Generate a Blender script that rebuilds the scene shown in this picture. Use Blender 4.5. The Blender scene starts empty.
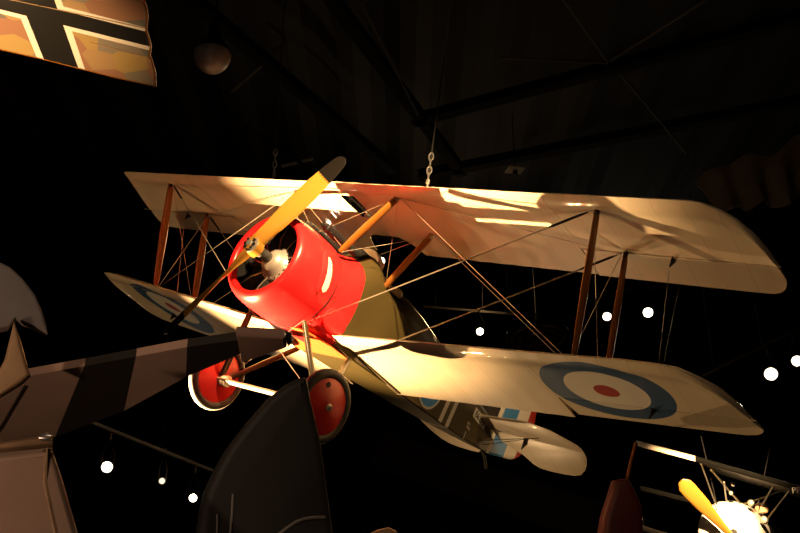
import bpy, bmesh, math, random
from mathutils import Vector, Matrix
random.seed(4)
S = bpy.context.scene
C = bpy.context.collection
V = Vector
PI = math.pi

# ------------------------------------------------------------------ camera
FPX = 979.1                       # focal length in pixels of an 800 px wide frame
TH = math.radians(24)
CAM = V((0, 0, 1.6))
W3 = Matrix(((1, 0, 0), (0, math.sin(TH), math.cos(TH)), (0, -math.cos(TH), math.sin(TH))))

cd = bpy.data.cameras.new('camera')
cd.sensor_width = 36
cd.lens = FPX / 800 * 36
cd.clip_end = 200
cam = bpy.data.objects.new('camera', cd)
C.objects.link(cam)
cam.location = CAM
cam.rotation_euler = (PI / 2 + TH, 0, 0)
S.camera = cam

def ray(u, v):
    return W3 @ V(((u - 400) / FPX, (v - 266.5) / FPX, 1))
def at(u, v, d):
    return CAM + ray(u, v) * d
def on(u, v, P, N):
    r = ray(u, v)
    return CAM + r * ((V(P) - CAM).dot(V(N)) / r.dot(V(N)))
def onz(u, v, z):
    return on(u, v, (0, 0, z), (0, 0, 1))

# ------------------------------------------------------------------ materials
def new_mat(name):
    m = bpy.data.materials.new(name)
    m.use_nodes = True
    nt = m.node_tree
    return m, nt, nt.nodes['Principled BSDF']

def mat(name, col, rough=.5, metal=0., spec=.5, noise=0., scale=8., bump=0.):
    m, nt, b = new_mat(name)
    b.inputs['Base Color'].default_value = (*col, 1)
    b.inputs['Roughness'].default_value = rough
    b.inputs['Metallic'].default_value = metal
    b.inputs['Specular IOR Level'].default_value = spec
    if noise or bump:
        tc = nt.nodes.new('ShaderNodeTexCoord')
        n = nt.nodes.new('ShaderNodeTexNoise')
        n.inputs['Scale'].default_value = scale
        n.inputs['Detail'].default_value = 4
        nt.links.new(tc.outputs['Object'], n.inputs['Vector'])
        if noise:
            r = nt.nodes.new('ShaderNodeValToRGB')
            r.color_ramp.elements[0].color = (*[c * (1 - noise) for c in col], 1)
            r.color_ramp.elements[1].color = (*[min(1, c * (1 + noise)) for c in col], 1)
            r.color_ramp.elements[0].position = .3
            r.color_ramp.elements[1].position = .7
            nt.links.new(n.outputs['Fac'], r.inputs['Fac'])
            nt.links.new(r.outputs['Color'], b.inputs['Base Color'])
        if bump:
            bp = nt.nodes.new('ShaderNodeBump')
            bp.inputs['Strength'].default_value = bump
            bp.inputs['Distance'].default_value = .02
            nt.links.new(n.outputs['Fac'], bp.inputs['Height'])
            nt.links.new(bp.outputs['Normal'], b.inputs['Normal'])
    return m

def emit_mat(name, col, strength):
    m = bpy.data.materials.new(name)
    m.use_nodes = True
    nt = m.node_tree
    nt.nodes.remove(nt.nodes['Principled BSDF'])
    e = nt.nodes.new('ShaderNodeEmission')
    e.inputs['Color'].default_value = (*col, 1)
    e.inputs['Strength'].default_value = strength
    nt.links.new(e.outputs[0], nt.nodes['Material Output'].inputs['Surface'])
    return m

class X:                                   # tiny node-expression helper
    nt = None
    def __init__(s, sock): s.s = sock
    def op(s, o, b=None, c=None):
        n = X.nt.nodes.new('ShaderNodeMath'); n.operation = o
        X.nt.links.new(s.s, n.inputs[0])
        for i, q in ((1, b), (2, c)):
            if q is None: continue
            if isinstance(q, X): X.nt.links.new(q.s, n.inputs[i])
            else: n.inputs[i].default_value = q
        return X(n.outputs[0])
    def __add__(s, b): return s.op('ADD', b)
    def __sub__(s, b): return s.op('SUBTRACT', b)
    def __mul__(s, b): return s.op('MULTIPLY', b)
    def lt(s, b): return s.op('LESS_THAN', b)
    def gt(s, b): return s.op('GREATER_THAN', b)
    def abs(s): return s.op('ABSOLUTE')
    def frac(s): return s.op('FRACT')
    def sqrt(s): return s.op('SQRT')
def coords(nt):
    X.nt = nt
    tc = nt.nodes.new('ShaderNodeTexCoord')
    sp = nt.nodes.new('ShaderNodeSeparateXYZ')
    nt.links.new(tc.outputs['Object'], sp.inputs[0])
    return tc, X(sp.outputs[0]), X(sp.outputs[1]), X(sp.outputs[2])
def cmix(fac, a, b):
    n = X.nt.nodes.new('ShaderNodeMix'); n.data_type = 'RGBA'
    if isinstance(fac, X): X.nt.links.new(fac.s, n.inputs[0])
    else: n.inputs[0].default_value = fac
    for i, q in ((6, a), (7, b)):
        if isinstance(q, tuple): n.inputs[i].default_value = (*q, 1)
        else: X.nt.links.new(q, n.inputs[i])
    return n.outputs[2]
def noise_fac(nt, tc, scale, detail=3):
    n = nt.nodes.new('ShaderNodeTexNoise')
    n.inputs['Scale'].default_value = scale; n.inputs['Detail'].default_value = detail
    nt.links.new(tc.outputs['Object'], n.inputs['Vector'])
    return n.outputs['Fac']

BLUE = (.035, .095, .21); WHITE = (.8, .76, .66); RED = (.42, .025, .018)
def linen_mat(name, roundel=None, coat=1.):
    m, nt, b = new_mat(name)
    tc, x, y, z = coords(nt)
    col = cmix(X(noise_fac(nt, tc, 2.5)), (.68, .56, .38), (.82, .70, .50))
    rib = (y * (1 / .27)).frac().lt(.045)
    col = cmix(rib * .35, col, (.5, .40, .27))
    if roundel:
        cx, cy, r1, r2, r3 = roundel
        dx = x - cx; dy = y.abs() - cy
        d = (dx * dx + dy * dy).sqrt()
        col = cmix(d.lt(r1), col, BLUE); col = cmix(d.lt(r2), col, WHITE); col = cmix(d.lt(r3), col, RED)
    nt.links.new(col, b.inputs['Base Color'])
    b.inputs['Roughness'].default_value = .4
    b.inputs['Coat Weight'].default_value = coat; b.inputs['Coat Roughness'].default_value = .07; b.inputs['Coat IOR'].default_value = 1.75
    n2 = nt.nodes.new('ShaderNodeBump'); n2.inputs['Strength'].default_value = .05; n2.inputs['Distance'].default_value = .02
    nt.links.new(noise_fac(nt, tc, 5, 2), n2.inputs['Height'])
    nt.links.new(n2.outputs['Normal'], b.inputs['Normal'])
    return m

M = {}
M['linen'] = linen_mat('doped_linen')
M['linen_r'] = linen_mat('doped_linen_roundel', (-1.70, 3.08, .605, .385, .118))
M['linen_t'] = linen_mat('matt_linen', None, .08)
M['red'] = mat('red_enamel', (.72, .020, .022), .27, noise=.04, scale=3)
M['red_dark'] = mat('red_wheel_paint', (.42, .02, .018), .35)
M['steel'] = mat('steel', (.55, .53, .5), .3, .9)
M['wire'] = mat('wire_steel', (.45, .40, .32), .4, .6)
M['dark_steel'] = mat('dark_steel', (.03, .03, .03), .45, .6)
M['castalloy'] = mat('cast_alloy', (.33, .31, .27), .4, .4)
M['engine'] = mat('engine_iron', (.09, .085, .078), .45, .5, noise=.3, scale=30)
M['tyre'] = mat('tyre_rubber', (.018, .017, .016), .7)
M['tyre_tread'] = mat('tyre_tread_grey', (.62, .6, .54), .6)
M['leather'] = mat('leather', (.42, .27, .15), .6, noise=.25, scale=12)
M['cream'] = mat('cream_paint', (.75, .66, .5), .4)
M['khaki'] = mat('khaki_paint', (.055, .044, .02), .35)
M['black'] = mat('black_paint', (.012, .012, .012), .45)
M['blackwing'] = mat('black_fabric', (.035, .033, .03), .55)

def wood_mat(name, a, bcol, rough=.25, stretch=(1, 1, 1)):
    m, nt, b = new_mat(name)
    tc, x, y, z = coords(nt)
    mp = nt.nodes.new('ShaderNodeMapping'); mp.inputs['Scale'].default_value = stretch
    nt.links.new(tc.outputs['Object'], mp.inputs['Vector'])
    w = nt.nodes.new('ShaderNodeTexWave'); w.inputs['Scale'].default_value = 6
    w.inputs['Distortion'].default_value = 5; w.inputs['Detail'].default_value = 3
    nt.links.new(mp.outputs[0], w.inputs['Vector'])
    col = cmix(X(w.outputs['Fac']), a, bcol)
    nt.links.new(col, b.inputs['Base Color'])
    b.inputs['Roughness'].default_value = rough
    return m
M['prop'] = wood_mat('varnished_ash', (.36, .180, .026), (.44, .235, .036), .25, (9, 3.2, -2.0))
M['sheath'] = mat('dark_sheath', (.005, .004, .003), .7, spec=.12)
M['strut'] = wood_mat('varnished_spruce', (.24, .085, .012), (.31, .115, .018), .25, (5, 5, .4))

def fuselage_mat():
    m, nt, b = new_mat('olive_fabric')
    tc, x, y, z = coords(nt)
    col = cmix(X(noise_fac(nt, tc, 3)), (.050, .039, .013), (.066, .052, .018))
    side = z.gt(-.345)
    for cx in (-3.515, -3.705):
        col = cmix((x + (z * .08 - cx)).abs().lt(.043) * side * z.lt(.24), col, WHITE)
    dx = x + 3.03; dz = z + .045
    d = (dx * dx + dz * dz).sqrt()
    for r, c in ((.30, WHITE), (.27, (.09, .40, .85)), (.17, WHITE), (.09, RED)):
        col = cmix(d.lt(r), col, c)
    box = (x + 2.76).abs().lt(.05) * z.gt(.38)
    col = cmix(box, col, WHITE)
    nt.links.new(col, b.inputs['Base Color'])
    b.inputs['Roughness'].default_value = .28
    return m
M['olive'] = fuselage_mat()

def rudder_mat():
    m, nt, b = new_mat('rudder_stripes')
    tc, x, y, z = coords(nt)
    col = cmix(x.lt(-4.95), WHITE, (.05, .26, .60))
    col = cmix(x.lt(-5.30), col, WHITE)
    col = cmix(x.lt(-5.58), col, RED)
    nt.links.new(col, b.inputs['Base Color'])
    b.inputs['Roughness'].default_value = .35
    return m
M['rudder'] = rudder_mat()

# ------------------------------------------------------------------ mesh helpers
def link_mesh(name, verts, faces, m, parent=None, smooth=True, mats=None, fmat=None):
    me = bpy.data.meshes.new(name)
    me.from_pydata([tuple(v) for v in verts], [], faces)
    me.update()
    bm = bmesh.new(); bm.from_mesh(me)
    bmesh.ops.remove_doubles(bm, verts=bm.verts, dist=1e-5)
    bmesh.ops.recalc_face_normals(bm, faces=bm.faces)
    bm.to_mesh(me); bm.free()
    for mm in (mats or [m]): me.materials.append(mm)
    if fmat and len(fmat) == len(me.polygons):
        for p, k in zip(me.polygons, fmat): p.material_index = k
    o = bpy.data.objects.new(name, me)
    C.objects.link(o)
    if parent: o.parent = parent
    if smooth: set_smooth(me)
    return o
def set_smooth(me, ang=40):
    bm = bmesh.new(); bm.from_mesh(me)
    for f in bm.faces: f.smooth = True
    lim = math.radians(ang)
    for e in bm.edges:
        if len(e.link_faces) == 2 and e.calc_face_angle(0) > lim: e.smooth = False
    bm.to_mesh(me); bm.free()

class G:                                   # collects shapes into ONE mesh
    def __init__(s): s.v = []; s.f = []
    def add(s, v, f):
        k = len(s.v); s.v += [V(q) for q in v]; s.f += [tuple(i + k for i in q) for q in f]; return s
    def rings(s, rings, close=True, caps=True):
        n = len(rings[0]); vs = [p for r in rings for p in r]; fs = []
        for i in range(len(rings) - 1):
            for j in range(n if close else n - 1):
                a = i * n + j; b2 = i * n + (j + 1) % n
                fs.append((a, b2, b2 + n, a + n))
        if caps and close:
            fs.append(tuple(range(n))[::-1]); fs.append(tuple((len(rings) - 1) * n + j for j in range(n)))
        return s.add(vs, fs)
    def tube(s, pts, r, n=8):
        pts = [V(p) for p in pts]; rs = []
        rr = r if isinstance(r, (list, tuple)) else [r] * len(pts)
        for i, p in enumerate(pts):
            d = (pts[min(i + 1, len(pts) - 1)] - pts[max(i - 1, 0)]).normalized()
            a = d.cross(V((0, 0, 1)) if abs(d.z) < .9 else V((1, 0, 0))).normalized(); b2 = d.cross(a)
            rs.append([p + (a * math.cos(t) + b2 * math.sin(t)) * rr[i] for t in [2 * PI * k / n for k in range(n)]])
        return s.rings(rs)
    def strut(s, A, B, cdir, a, b2, n=14, taper=.75):   # streamlined: half-chord a along cdir, half-thickness b2
        A, B = V(A), V(B); d = (B - A).normalized(); c = V(cdir); c = (c - d * c.dot(d)).normalized(); t = d.cross(c)
        rs = []
        for k, f in ((0, taper * .7), (.06, taper), (.5, 1), (.94, taper), (1, taper * .7)):
            p = A.lerp(B, k)
            rs.append([p + (c * (math.cos(q) * a) + t * (math.sin(q) * b2)) * f for q in [2 * PI * j / n for j in range(n)]])
        return s.rings(rs)
    def lathe(s, prof, O=(0, 0, 0), ax=(1, 0, 0), n=32, closed=False):   # prof: (distance along axis, radius)
        O, ax = V(O), V(ax).normalized(); a = ax.cross(V((0, 0, 1)) if abs(ax.z) < .9 else V((1, 0, 0))).normalized(); b2 = ax.cross(a)
        rs = [[O + ax * h + (a * math.cos(t) + b2 * math.sin(t)) * max(r, 1e-6) for t in [2 * PI * k / n for k in range(n)]] for h, r in prof]
        if closed: rs = rs + [rs[0]]
        return s.rings(rs, caps=not closed and prof[0][1] > 1e-4 or not closed)
    def box(s, O, ex, ey, ez):
        O, ex, ey, ez = V(O), V(ex), V(ey), V(ez)
        vs = [O + ex * i + ey * j + ez * k for i in (-1, 1) for j in (-1, 1) for k in (-1, 1)]
        return s.add(vs, [(0, 1, 3, 2), (4, 6, 7, 5), (0, 4, 5, 1), (2, 3, 7, 6), (0, 2, 6, 4), (1, 5, 7, 3)])
    def slab(s, pts, N, t, inset=.03, edge=.35):       # plate with softened rim; pts 3-D, planar; half-thickness t
        pts = [V(p) for p in pts]; N = V(N).normalized(); c = sum(pts, V((0, 0, 0))) / len(pts)
        ins = []
        n = len(pts)
        for i, p in enumerate(pts):
            d1 = (p - pts[i - 1]).normalized(); d2 = (pts[(i + 1) % n] - p).normalized()
            m1 = N.cross(d1); m2 = N.cross(d2)
            q = m1 + m2
            q = q.normalized() if q.length > 1e-6 else m1
            ins.append((p, q))
        area = sum((pts[i].cross(pts[(i + 1) % n]) for i in range(n)), V((0, 0, 0))).dot(N)
        sg = 1 if area > 0 else -1
        rs = []
        for k in range(6):
            f = 1 - math.cos(PI / 2 * k / 5); z = edge + (1 - edge) * math.sin(PI / 2 * k / 5)
            rs.append([p + q * (sg * inset * f) + N * (t * z) for p, q in ins])
        bk = [[p - N * 2 * (p - c).dot(N) for p in r] for r in rs]
        return s.rings(rs[::-1] + bk)
    def make(s, name, m, parent=None, smooth=True): return link_mesh(name, s.v, s.f, m, parent, smooth)

def thing(name, label, cat, loc=None, group=None):
    o = bpy.data.objects.new(name, None); C.objects.link(o)
    o.empty_display_size = .2
    if loc is not None: o.location = loc
    return tag(o, label, cat, group)
def tag(o, label, cat, group=None):
    o['label'] = label; o['category'] = cat
    if group: o['group'] = group
    return o
def structure(o): o['kind'] = 'structure'; return o
def rebase(root, parts=None):
    """children built in world coordinates keep their place under a root that has a location"""
    inv = Matrix.Translation(root.location).inverted()
    for c in root.children: c.matrix_parent_inverse = inv
def lerp_tab(tab, q):
    if q <= tab[0][0]: return tab[0][1:]
    for a, b2 in zip(tab, tab[1:]):
        if q <= b2[0]:
            k = (q - a[0]) / (b2[0] - a[0]); return tuple(p + (r - p) * k for p, r in zip(a[1:], b2[1:]))
    return tab[-1][1:]

# ================================================================== THE BIPLANE
# aircraft axes: x forward from the propeller hub, y to port, z up
R3 = Matrix(((-.526, .764, .374), (-.485, .092, -.870), (-.699, -.639, .322)))
T3 = V((-1.375, -.170, 9.396))
RW = W3 @ R3
q = RW.to_quaternion(); q.normalize()
plane = thing('biplane', 'hanging biplane with red cowling, cream wings, olive fuselage and bullseye roundels', 'airplane')
plane.rotation_mode = 'QUATERNION'
plane.rotation_quaternion = q
plane.location = CAM + W3 @ T3
PM = Matrix.LocRotScale(plane.location, q, None)
def pw(x, y, z): return PM @ V((x, y, z))

XU, ZU, INC, CH = -.536, 1.104, .043, 1.367
XL, ZL, DIH = -1.026, -.401, .081

def foil(c):            # underside and top of the section, per unit of 1.367 m chord
    c = min(max(c, 0), 1)
    top = .058 * math.sqrt(c) * 2.0 * (1 - c) * .95 + .035 * math.sin(PI * min(1, c)) * (1 - .4 * c)
    bot = -.016 * math.sin(PI * min(1, c * 5)) * (c < .2) + .006 * math.sin(PI * c) * (c > .0)
    return bot, top

def wing_sheet(g, stations, xle, xte, xa, xb, zf, nc=14):
    """closed skin over the chord range xa..xb(y) of a wing"""
    rings = []
    for y in stations:
        le, te = xle(y), xte(y)
        a, b2 = min(xa(y), le), max(xb(y), te)
        if a < b2 + .002: a = b2 + .002
        loc = max(le - te, .004)
        sc = min(1.0, loc / 1.0) * CH
        sag = 0.0
        up, lo = [], []
        for k in range(nc + 1):
            f = k / nc
            f = f * f * (3 - 2 * f) if False else f ** 1.35
            x = a + (b2 - a) * f
            c = (le - x) / loc
            bz, tz = foil(c)
            z0 = zf(x, y)
            if abs(le - x) < .45: sag = .0035 * (.5 - .5 * math.cos(2 * PI * y / .27))
            up.append(V((x, y, z0 + tz * sc + .004 - sag))); lo.append(V((x, y, z0 + bz * sc - .004 + sag)))
        rings.append(up + lo[::-1])
    g.rings(rings)

def fr(a, b2, step=.0675):
    n = max(1, int(round((b2 - a) / step))); return [a + (b2 - a) * i / n for i in range(n + 1)]
TIPU_L = [(3.74, -.536), (3.86, -.540), (3.94, -.560), (4.05, -.645), (4.147, -.766), (4.226, -.953), (4.278, -1.166), (4.315, -1.393), (4.336, -1.55), (4.342, -1.64)]
TIPU_T = [(3.95, -1.903), (4.18, -1.895), (4.25, -1.865), (4.30, -1.80), (4.33, -1.72), (4.342, -1.65)]
TIPL_L = [(3.45, -1.026), (3.68, -1.040), (3.90, -1.085), (4.0, -1.207), (4.11, -1.386), (4.2, -1.649), (4.265, -1.97), (4.293, -2.13), (4.298, -2.19)]
TIPL_T = [(3.95, -2.393), (4.10, -2.385), (4.20, -2.355), (4.26, -2.29), (4.298, -2.20)]
STU_L = [(3.72, -.536), (3.75, -.56), (4.13, -1.28), (4.30, -1.66), (4.337, -1.76), (4.342, -1.79)]
STU_T = [(3.95, -1.903), (4.18, -1.90), (4.26, -1.89), (4.31, -1.86), (4.335, -1.82), (4.342, -1.80)]
def xleU(y): return lerp_tab(TIPU_L if y > 0 else STU_L, abs(y))[0]
def xteU(y):
    a = abs(y)
    if a < .36: return -1.545 - .358 * (a / .36) ** 5
    return lerp_tab(TIPU_T if y > 0 else STU_T, a)[0]
def xleL(y): return lerp_tab(TIPL_L, abs(y))[0]
def xteL(y): return lerp_tab(TIPL_T, abs(y))[0]
def zU(x, y): return ZU - (XU - x) * INC
def zL(x, y): return ZL + abs(y) * DIH - (XL - x) * INC
HU, HL = -1.445, -1.965          # hinge lines
tipsU = sorted({4.342, 4.336, 4.33, 4.315, 4.30, 4.278, 4.25, 4.226, 4.18, 4.147, 4.10, 4.05, 3.99, 3.94, 3.86, 3.78, 3.75})
tipsL = sorted({4.298, 4.293, 4.28, 4.265, 4.23, 4.2, 4.16, 4.11, 4.05, 4.0, 3.95, 3.90, 3.80, 3.68})

g = G()
big = lambda y: 9.
sml = lambda y: -9.
for s in (1, -1):
    mid = [s * y for y in (.08, .12, .16, .2, .24, .27, .30, .32, .335, .35, .36)]
    wing_sheet(g, mid + [s * y for y in fr(.36, 2.49)[1:]], xleU, xteU, big, sml, zU)
    wing_sheet(g, [s * y for y in fr(2.495, 3.74) + tipsU], xleU, xteU, big, lambda y: HU, zU)
wing_sheet(g, [-.08, -.04, 0, .04, .08], xleU, xteU, big, lambda y: -.78, zU)
wing_sheet(g, [-.08, -.04, 0, .04, .08], xleU, xteU, lambda y: -1.20, sml, zU)
uw = g.make('upper_wing', M['linen'], plane)
for s in (1, -1):
    G().box((-.99, s * .077, ZU + .045), (.21, 0, 0), (0, .004, 0), (0, 0, .07)).make('slot_shade_lining', M['black'], uw, False)  # dark lining added to keep the slot walls from showing lit

def deflect(o, hx, hz, ang, y0=None, dih=0.):
    for v in o.data.vertices:
        h = hz(hx, v.co.y)
        dx, dz = v.co.x - hx, v.co.z - h
        v.co.x = hx + dx * math.cos(ang) - dz * math.sin(ang)
        v.co.z = h + dx * math.sin(ang) + dz * math.cos(ang)
for s in (1, -1):
    g = G()
    wing_sheet(g, [s * y for y in fr(2.51, 3.74) + tipsU], xleU, xteU, lambda y: HU - .012, sml, zU, 8)
    o = g.make('aileron', M['linen'], plane); deflect(o, HU, zU, math.radians(1.2) * s)
    g = G()
    wing_sheet(g, [s * y for y in fr(.33, 2.485)], xleL, xteL, big, sml, zL)
    wing_sheet(g, [s * y for y in fr(2.487, 3.45) + tipsL], xleL, xteL, big, lambda y: HL, zL)
    g.make('lower_wing', M['linen_r'], plane)
    g = G()
    wing_sheet(g, [s * y for y in fr(2.505, 3.45) + tipsL], xleL, xteL, lambda y: HL - .012, sml, zL, 8)
    o = g.make('aileron', M['linen_r'], plane); deflect(o, HL, zL, -math.radians(4.5) if s > 0 else math.radians(2))
    # control horns
    for hx, yy, zf in ((HU, 3.40, zU), (HL, 3.40, zL)):
        g = G(); zz = zf(hx, yy)
        g.add([(hx - .01, s * yy - .006, zz + .01), (hx - .09, s * yy - .006, zz - .0), (hx - .02, s * yy - .006, zz - .09),
               (hx - .01, s * yy + .006, zz + .01), (hx - .09, s * yy + .006, zz - .0), (hx - .02, s * yy + .006, zz - .09)],
              [(0, 1, 2), (5, 4, 3), (0, 3, 4, 1), (1, 4, 5, 2), (2, 5, 3, 0)])
        g.make('control_horn', M['dark_steel'], plane, False)

# ---- cowling
g = G()
prof = [(-.165, .378), (-.135, .380), (-.115, .390), (-.103, .405), (-.10, .422), (-.106, .440), (-.125, .458), (-.16, .475), (-.21, .488), (-.29, .496), (-.45, .499), (-.60, .496), (-.70, .49), (-.70, .482), (-.45, .49), (-.2, .480), (-.165, .46)]
g.lathe(prof, n=96, closed=True)
cowl = g.make('cowling', M['red'], plane)
G().lathe([(-.168, .380), (-.168, .458), (-.2, .476), (-.46, .486), (-.46, .480), (-.2, .470), (-.172, .380)], n=72, closed=True).make('cowling_liner', M['black'], cowl)
G().lathe([(-.700, .470), (-.700, .4905), (-.714, .4905), (-.714, .470)], n=72, closed=True).make('rear_seam', M['black'], cowl)
# louvre on the port and starboard flanks: a hooded pale slot following the curve
for s in (1, -1):
    g = G(); n = 16; rs = []
    for i in range(n + 1):
        f = i / n; ang = math.radians(-13 + 40 * f); w = .058 * math.sqrt(max(.02, 1 - (2 * f - 1) ** 4))
        xc = -.565 + .075 * f
        rs.append([V((xc + dx * w, s * r * math.cos(ang), r * math.sin(ang))) for dx, r in ((1, .495), (.8, .503), (-.8, .507), (-1, .495))])
    g.rings(rs); g.make('louvre', M['cream'], cowl)
    g = G(); rs = []
    for i in range(n + 1):
        f = i / n; ang = math.radians(-17 + 48 * f); w = .03 * math.sqrt(max(.02, 1 - (2 * f - 1) ** 4))
        xc = -.495 + .075 * f
        rs.append([V((xc + dx * w, s * r * math.cos(ang), r * math.sin(ang))) for dx, r in ((1.3, .494), (.2, .517), (-1, .519), (-1.1, .494))])
    g.rings(rs); g.make('louvre_hood', M['red'], cowl)
# ---- rotary engine
eng = G().lathe([(-.17, .0), (-.175, .05), (-.19, .095), (-.23, .125), (-.27, .14), (-.30, .175), (-.46, .175), (-.46, .0)], n=40).make('engine', M['castalloy'], plane)
for k in range(9):
    a = 2 * PI * k / 9 + .25; d = V((0, math.cos(a), math.sin(a)))
    pr = [(.16, .05)]
    for j in range(14):
        h = .18 + j * .017
        pr += [(h, .05), (h + .003, .072), (h + .008, .072), (h + .011, .05)]
    pr += [(.425, .05), (.43, .04), (.45, .02), (.45, .0)]
    cyl = G().lathe(pr, O=(-.37, 0, 0), ax=d, n=20).make('cylinder_barrel', M['engine'], eng)
    t = V((0, -d.z, d.y))
    G().tube([V((-.29, 0, 0)) + d * .15 + t * .03, V((-.265, 0, 0)) + d * .28 + t * .03, V((-.29, 0, 0)) + d * .43 + t * .02], .008, 6).make('pushrod', M['steel'], eng)
# ring of nuts on the thrust plate
for k in range(18):
    a = 2 * PI * k / 18; G().lathe([(0, .011), (.018, .011), (.02, .006), (.02, 0)], O=(-.302, .158 * math.cos(a), .158 * math.sin(a)), n=6).make('nut', M['steel'], eng)
G().lathe([(-.46, 0), (-.47, .47), (-.49, .47), (-.49, 0)], n=40).make('firewall', M['black'], eng)
G().tube([(-.01, 0, 0), (-.18, 0, 0)], .055, 16).make('crankshaft', M['engine'], eng)

# ---- propeller
PX = .045
def blade(u, r0, r1, n=22, m=M['prop'], name='propeller_blade', parent=None):
    u = V(u); t = V((1, 0, 0)).cross(u); rs = []; RR = 1.215
    for i in range(n + 1):
        r = r0 + (r1 - r0) * i / n; f = r / RR
        ch = lerp_tab([(0, .15), (.08, .155), (.2, .155), (.45, .20), (.65, .205), (.85, .18), (.95, .145), (.985, .10), (1, .03)], f)[0]
        th = lerp_tab([(0, .075), (.1, .07), (.25, .045), (.5, .028), (.8, .016), (1, .008)], f)[0]
        be = math.atan2(.34, max(r, .12)) * .95
        c = t * math.cos(be) + V((1, 0, 0)) * math.sin(be); nn = c.cross(u)
        ctr = V((PX, 0, 0)) + u * r + c * (ch * .05)
        ring = []
        for k in range(16):
            q2 = 2 * PI * k / 16
            cx = math.cos(q2); sy = math.sin(q2)
            ring.append(ctr + c * (cx * ch / 2) + nn * (sy * th / 2 * (1 - .25 * cx)))
        rs.append(ring)
    return G().rings(rs).make(name, m, parent)
pa = 1.0098
u1 = V((0, math.cos(pa), math.sin(pa)))
prop = G().lathe([(PX - .060, 0), (PX - .060, .080), (PX - .05, .092), (PX + .035, .092), (PX + .042, .085), (PX + .042, 0)], n=32).make('propeller', M['prop'], plane)
for u in (u1, -u1):
    blade(u, .0, .945, parent=prop)
    blade(u, .935, 1.215, n=12, m=M['sheath'], name='blade_sheath', parent=prop)
hub = G().lathe([(PX + .038, 0), (PX + .038, .088), (PX + .050, .088), (PX + .054, .082), (PX + .054, .04), (PX + .066, .038), (PX + .080, .03), (PX + .080, 0)], n=32).make('hub_plate', M['castalloy'], prop)
for k in range(8):
    a = 2 * PI * k / 8; G().lathe([(0, .012), (.022, .012), (.022, 0)], O=(PX + .054, .062 * math.cos(a), .062 * math.sin(a)), n=6).make('hub_bolt', M['dark_steel'], prop)

# ---- fuselage
FS = [  # x, half width, bottom, top of flat side, crown, boxiness
    (.66, .478, -.470, 0., .470, 0.), (.90, .465, -.47, .10, .53, .25), (1.13, .43, -.46, .25, .62, .6), (1.25, .41, -.458, .30, .71, .8), (1.38, .395, -.455, .31, .745, .95), (1.46, .388, -.45, .31, .70, 1),
    (1.56, .38, -.448, .31, .56, 1), (1.75, .37, -.44, .31, .50, 1), (1.95, .358, -.432, .30, .51, 1), (2.05, .35, -.428, .295, .60, 1), (2.15, .343, -.424, .29, .62, 1), (2.5, .303, -.408, .27, .585, 1), (3.0, .243, -.385, .235, .50, 1),
    (3.5, .182, -.358, .20, .405, 1), (4.0, .125, -.325, .17, .31, 1), (4.5, .07, -.285, .13, .21, 1), (4.87, .028, -.25, .10, .14, 1)]
def section(x):
    hw, zb, zm, zt, m = lerp_tab(FS, -x)
    half = []
    for k in range(6): half.append((hw * k / 5 * (1 if k < 5 else .995), zb))
    half[-1] = (hw - .012, zb); half.append((hw, zb + .014))
    for k in range(1, 6): half.append((hw, zb + .014 + (zm - zb - .014) * k / 5))
    for k in range(1, 11):
        a = PI / 2 * k / 10; half.append((hw * math.cos(a), zm + (zt - zm) * math.sin(a)))
    pts = half + [(-a, b2) for a, b2 in half[-2:0:-1]]
    out = []
    for a, b2 in pts:
        r = math.hypot(a, b2); cr = .470
        out.append(V((x, a * m + (1 - m) * a / r * cr, b2 * m + (1 - m) * b2 / r * cr)))
    return out
def body(x0, x1, step=.06):
    n = max(2, int(abs(x1 - x0) / step)); return [section(x0 + (x1 - x0) * i / n) for i in range(n + 1)]
G().rings(body(-.66, -1.13)).make('engine_side_panel', M['red'], plane)
fus = G().rings(body(-1.131, -4.87)).make('fuselage', M['olive'], plane)
# belly tray under the nose, more orange than the red panels
g = G()
g.rings([[V((x, y, z)) for y, z in ((-.36, -.462), (.36, -.462), (.34, -.445), (-.34, -.445))] for x in (-1.12, -1.42)])
g.rings([[V((x, y * k, z)) for y, z in ((-.36, -.4625), (.36, -.4625), (.34, -.44), (-.34, -.44))] for x, k in ((-.74, .62), (-1.125, 1))])
g.make('belly_tray', mat('orange_red', (.72, .12, .03), .3), plane, False)
# rounded bulge on the flank where the panel meets the lower wing
for s in (1, -1):
    G().rings([[V((-.93 + .18 * math.cos(a) * k, s * (lerp_tab(FS, .95)[0] - .012 + .022 * (1 - k * k) ** .5), -.26 + .13 * math.sin(a) * k)) for a in [2 * PI * j / 20 for j in range(20)]] for k in (1, .93, .8, .5, .02)]).make('panel_blister', M['red'], plane)
    # row of panel fasteners along the rear edge of the red panel
g = G()
for s in (1, -1):
    for k in range(7):
        z = -.38 + k * .11
        for x in (-.76, -1.08):
            hw = abs(section(x)[10].y)
            pts = section(x); best = min((p for p in pts if p.y * s > 0), key=lambda p: abs(p.z - z))
            g.lathe([(0, .010), (.006, .009), (.008, 0)], O=(x, best.y, best.z), ax=(0, s, 0), n=8)
g.make('panel_fastener', M['red'], plane)['kind'] = 'stuff'

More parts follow.
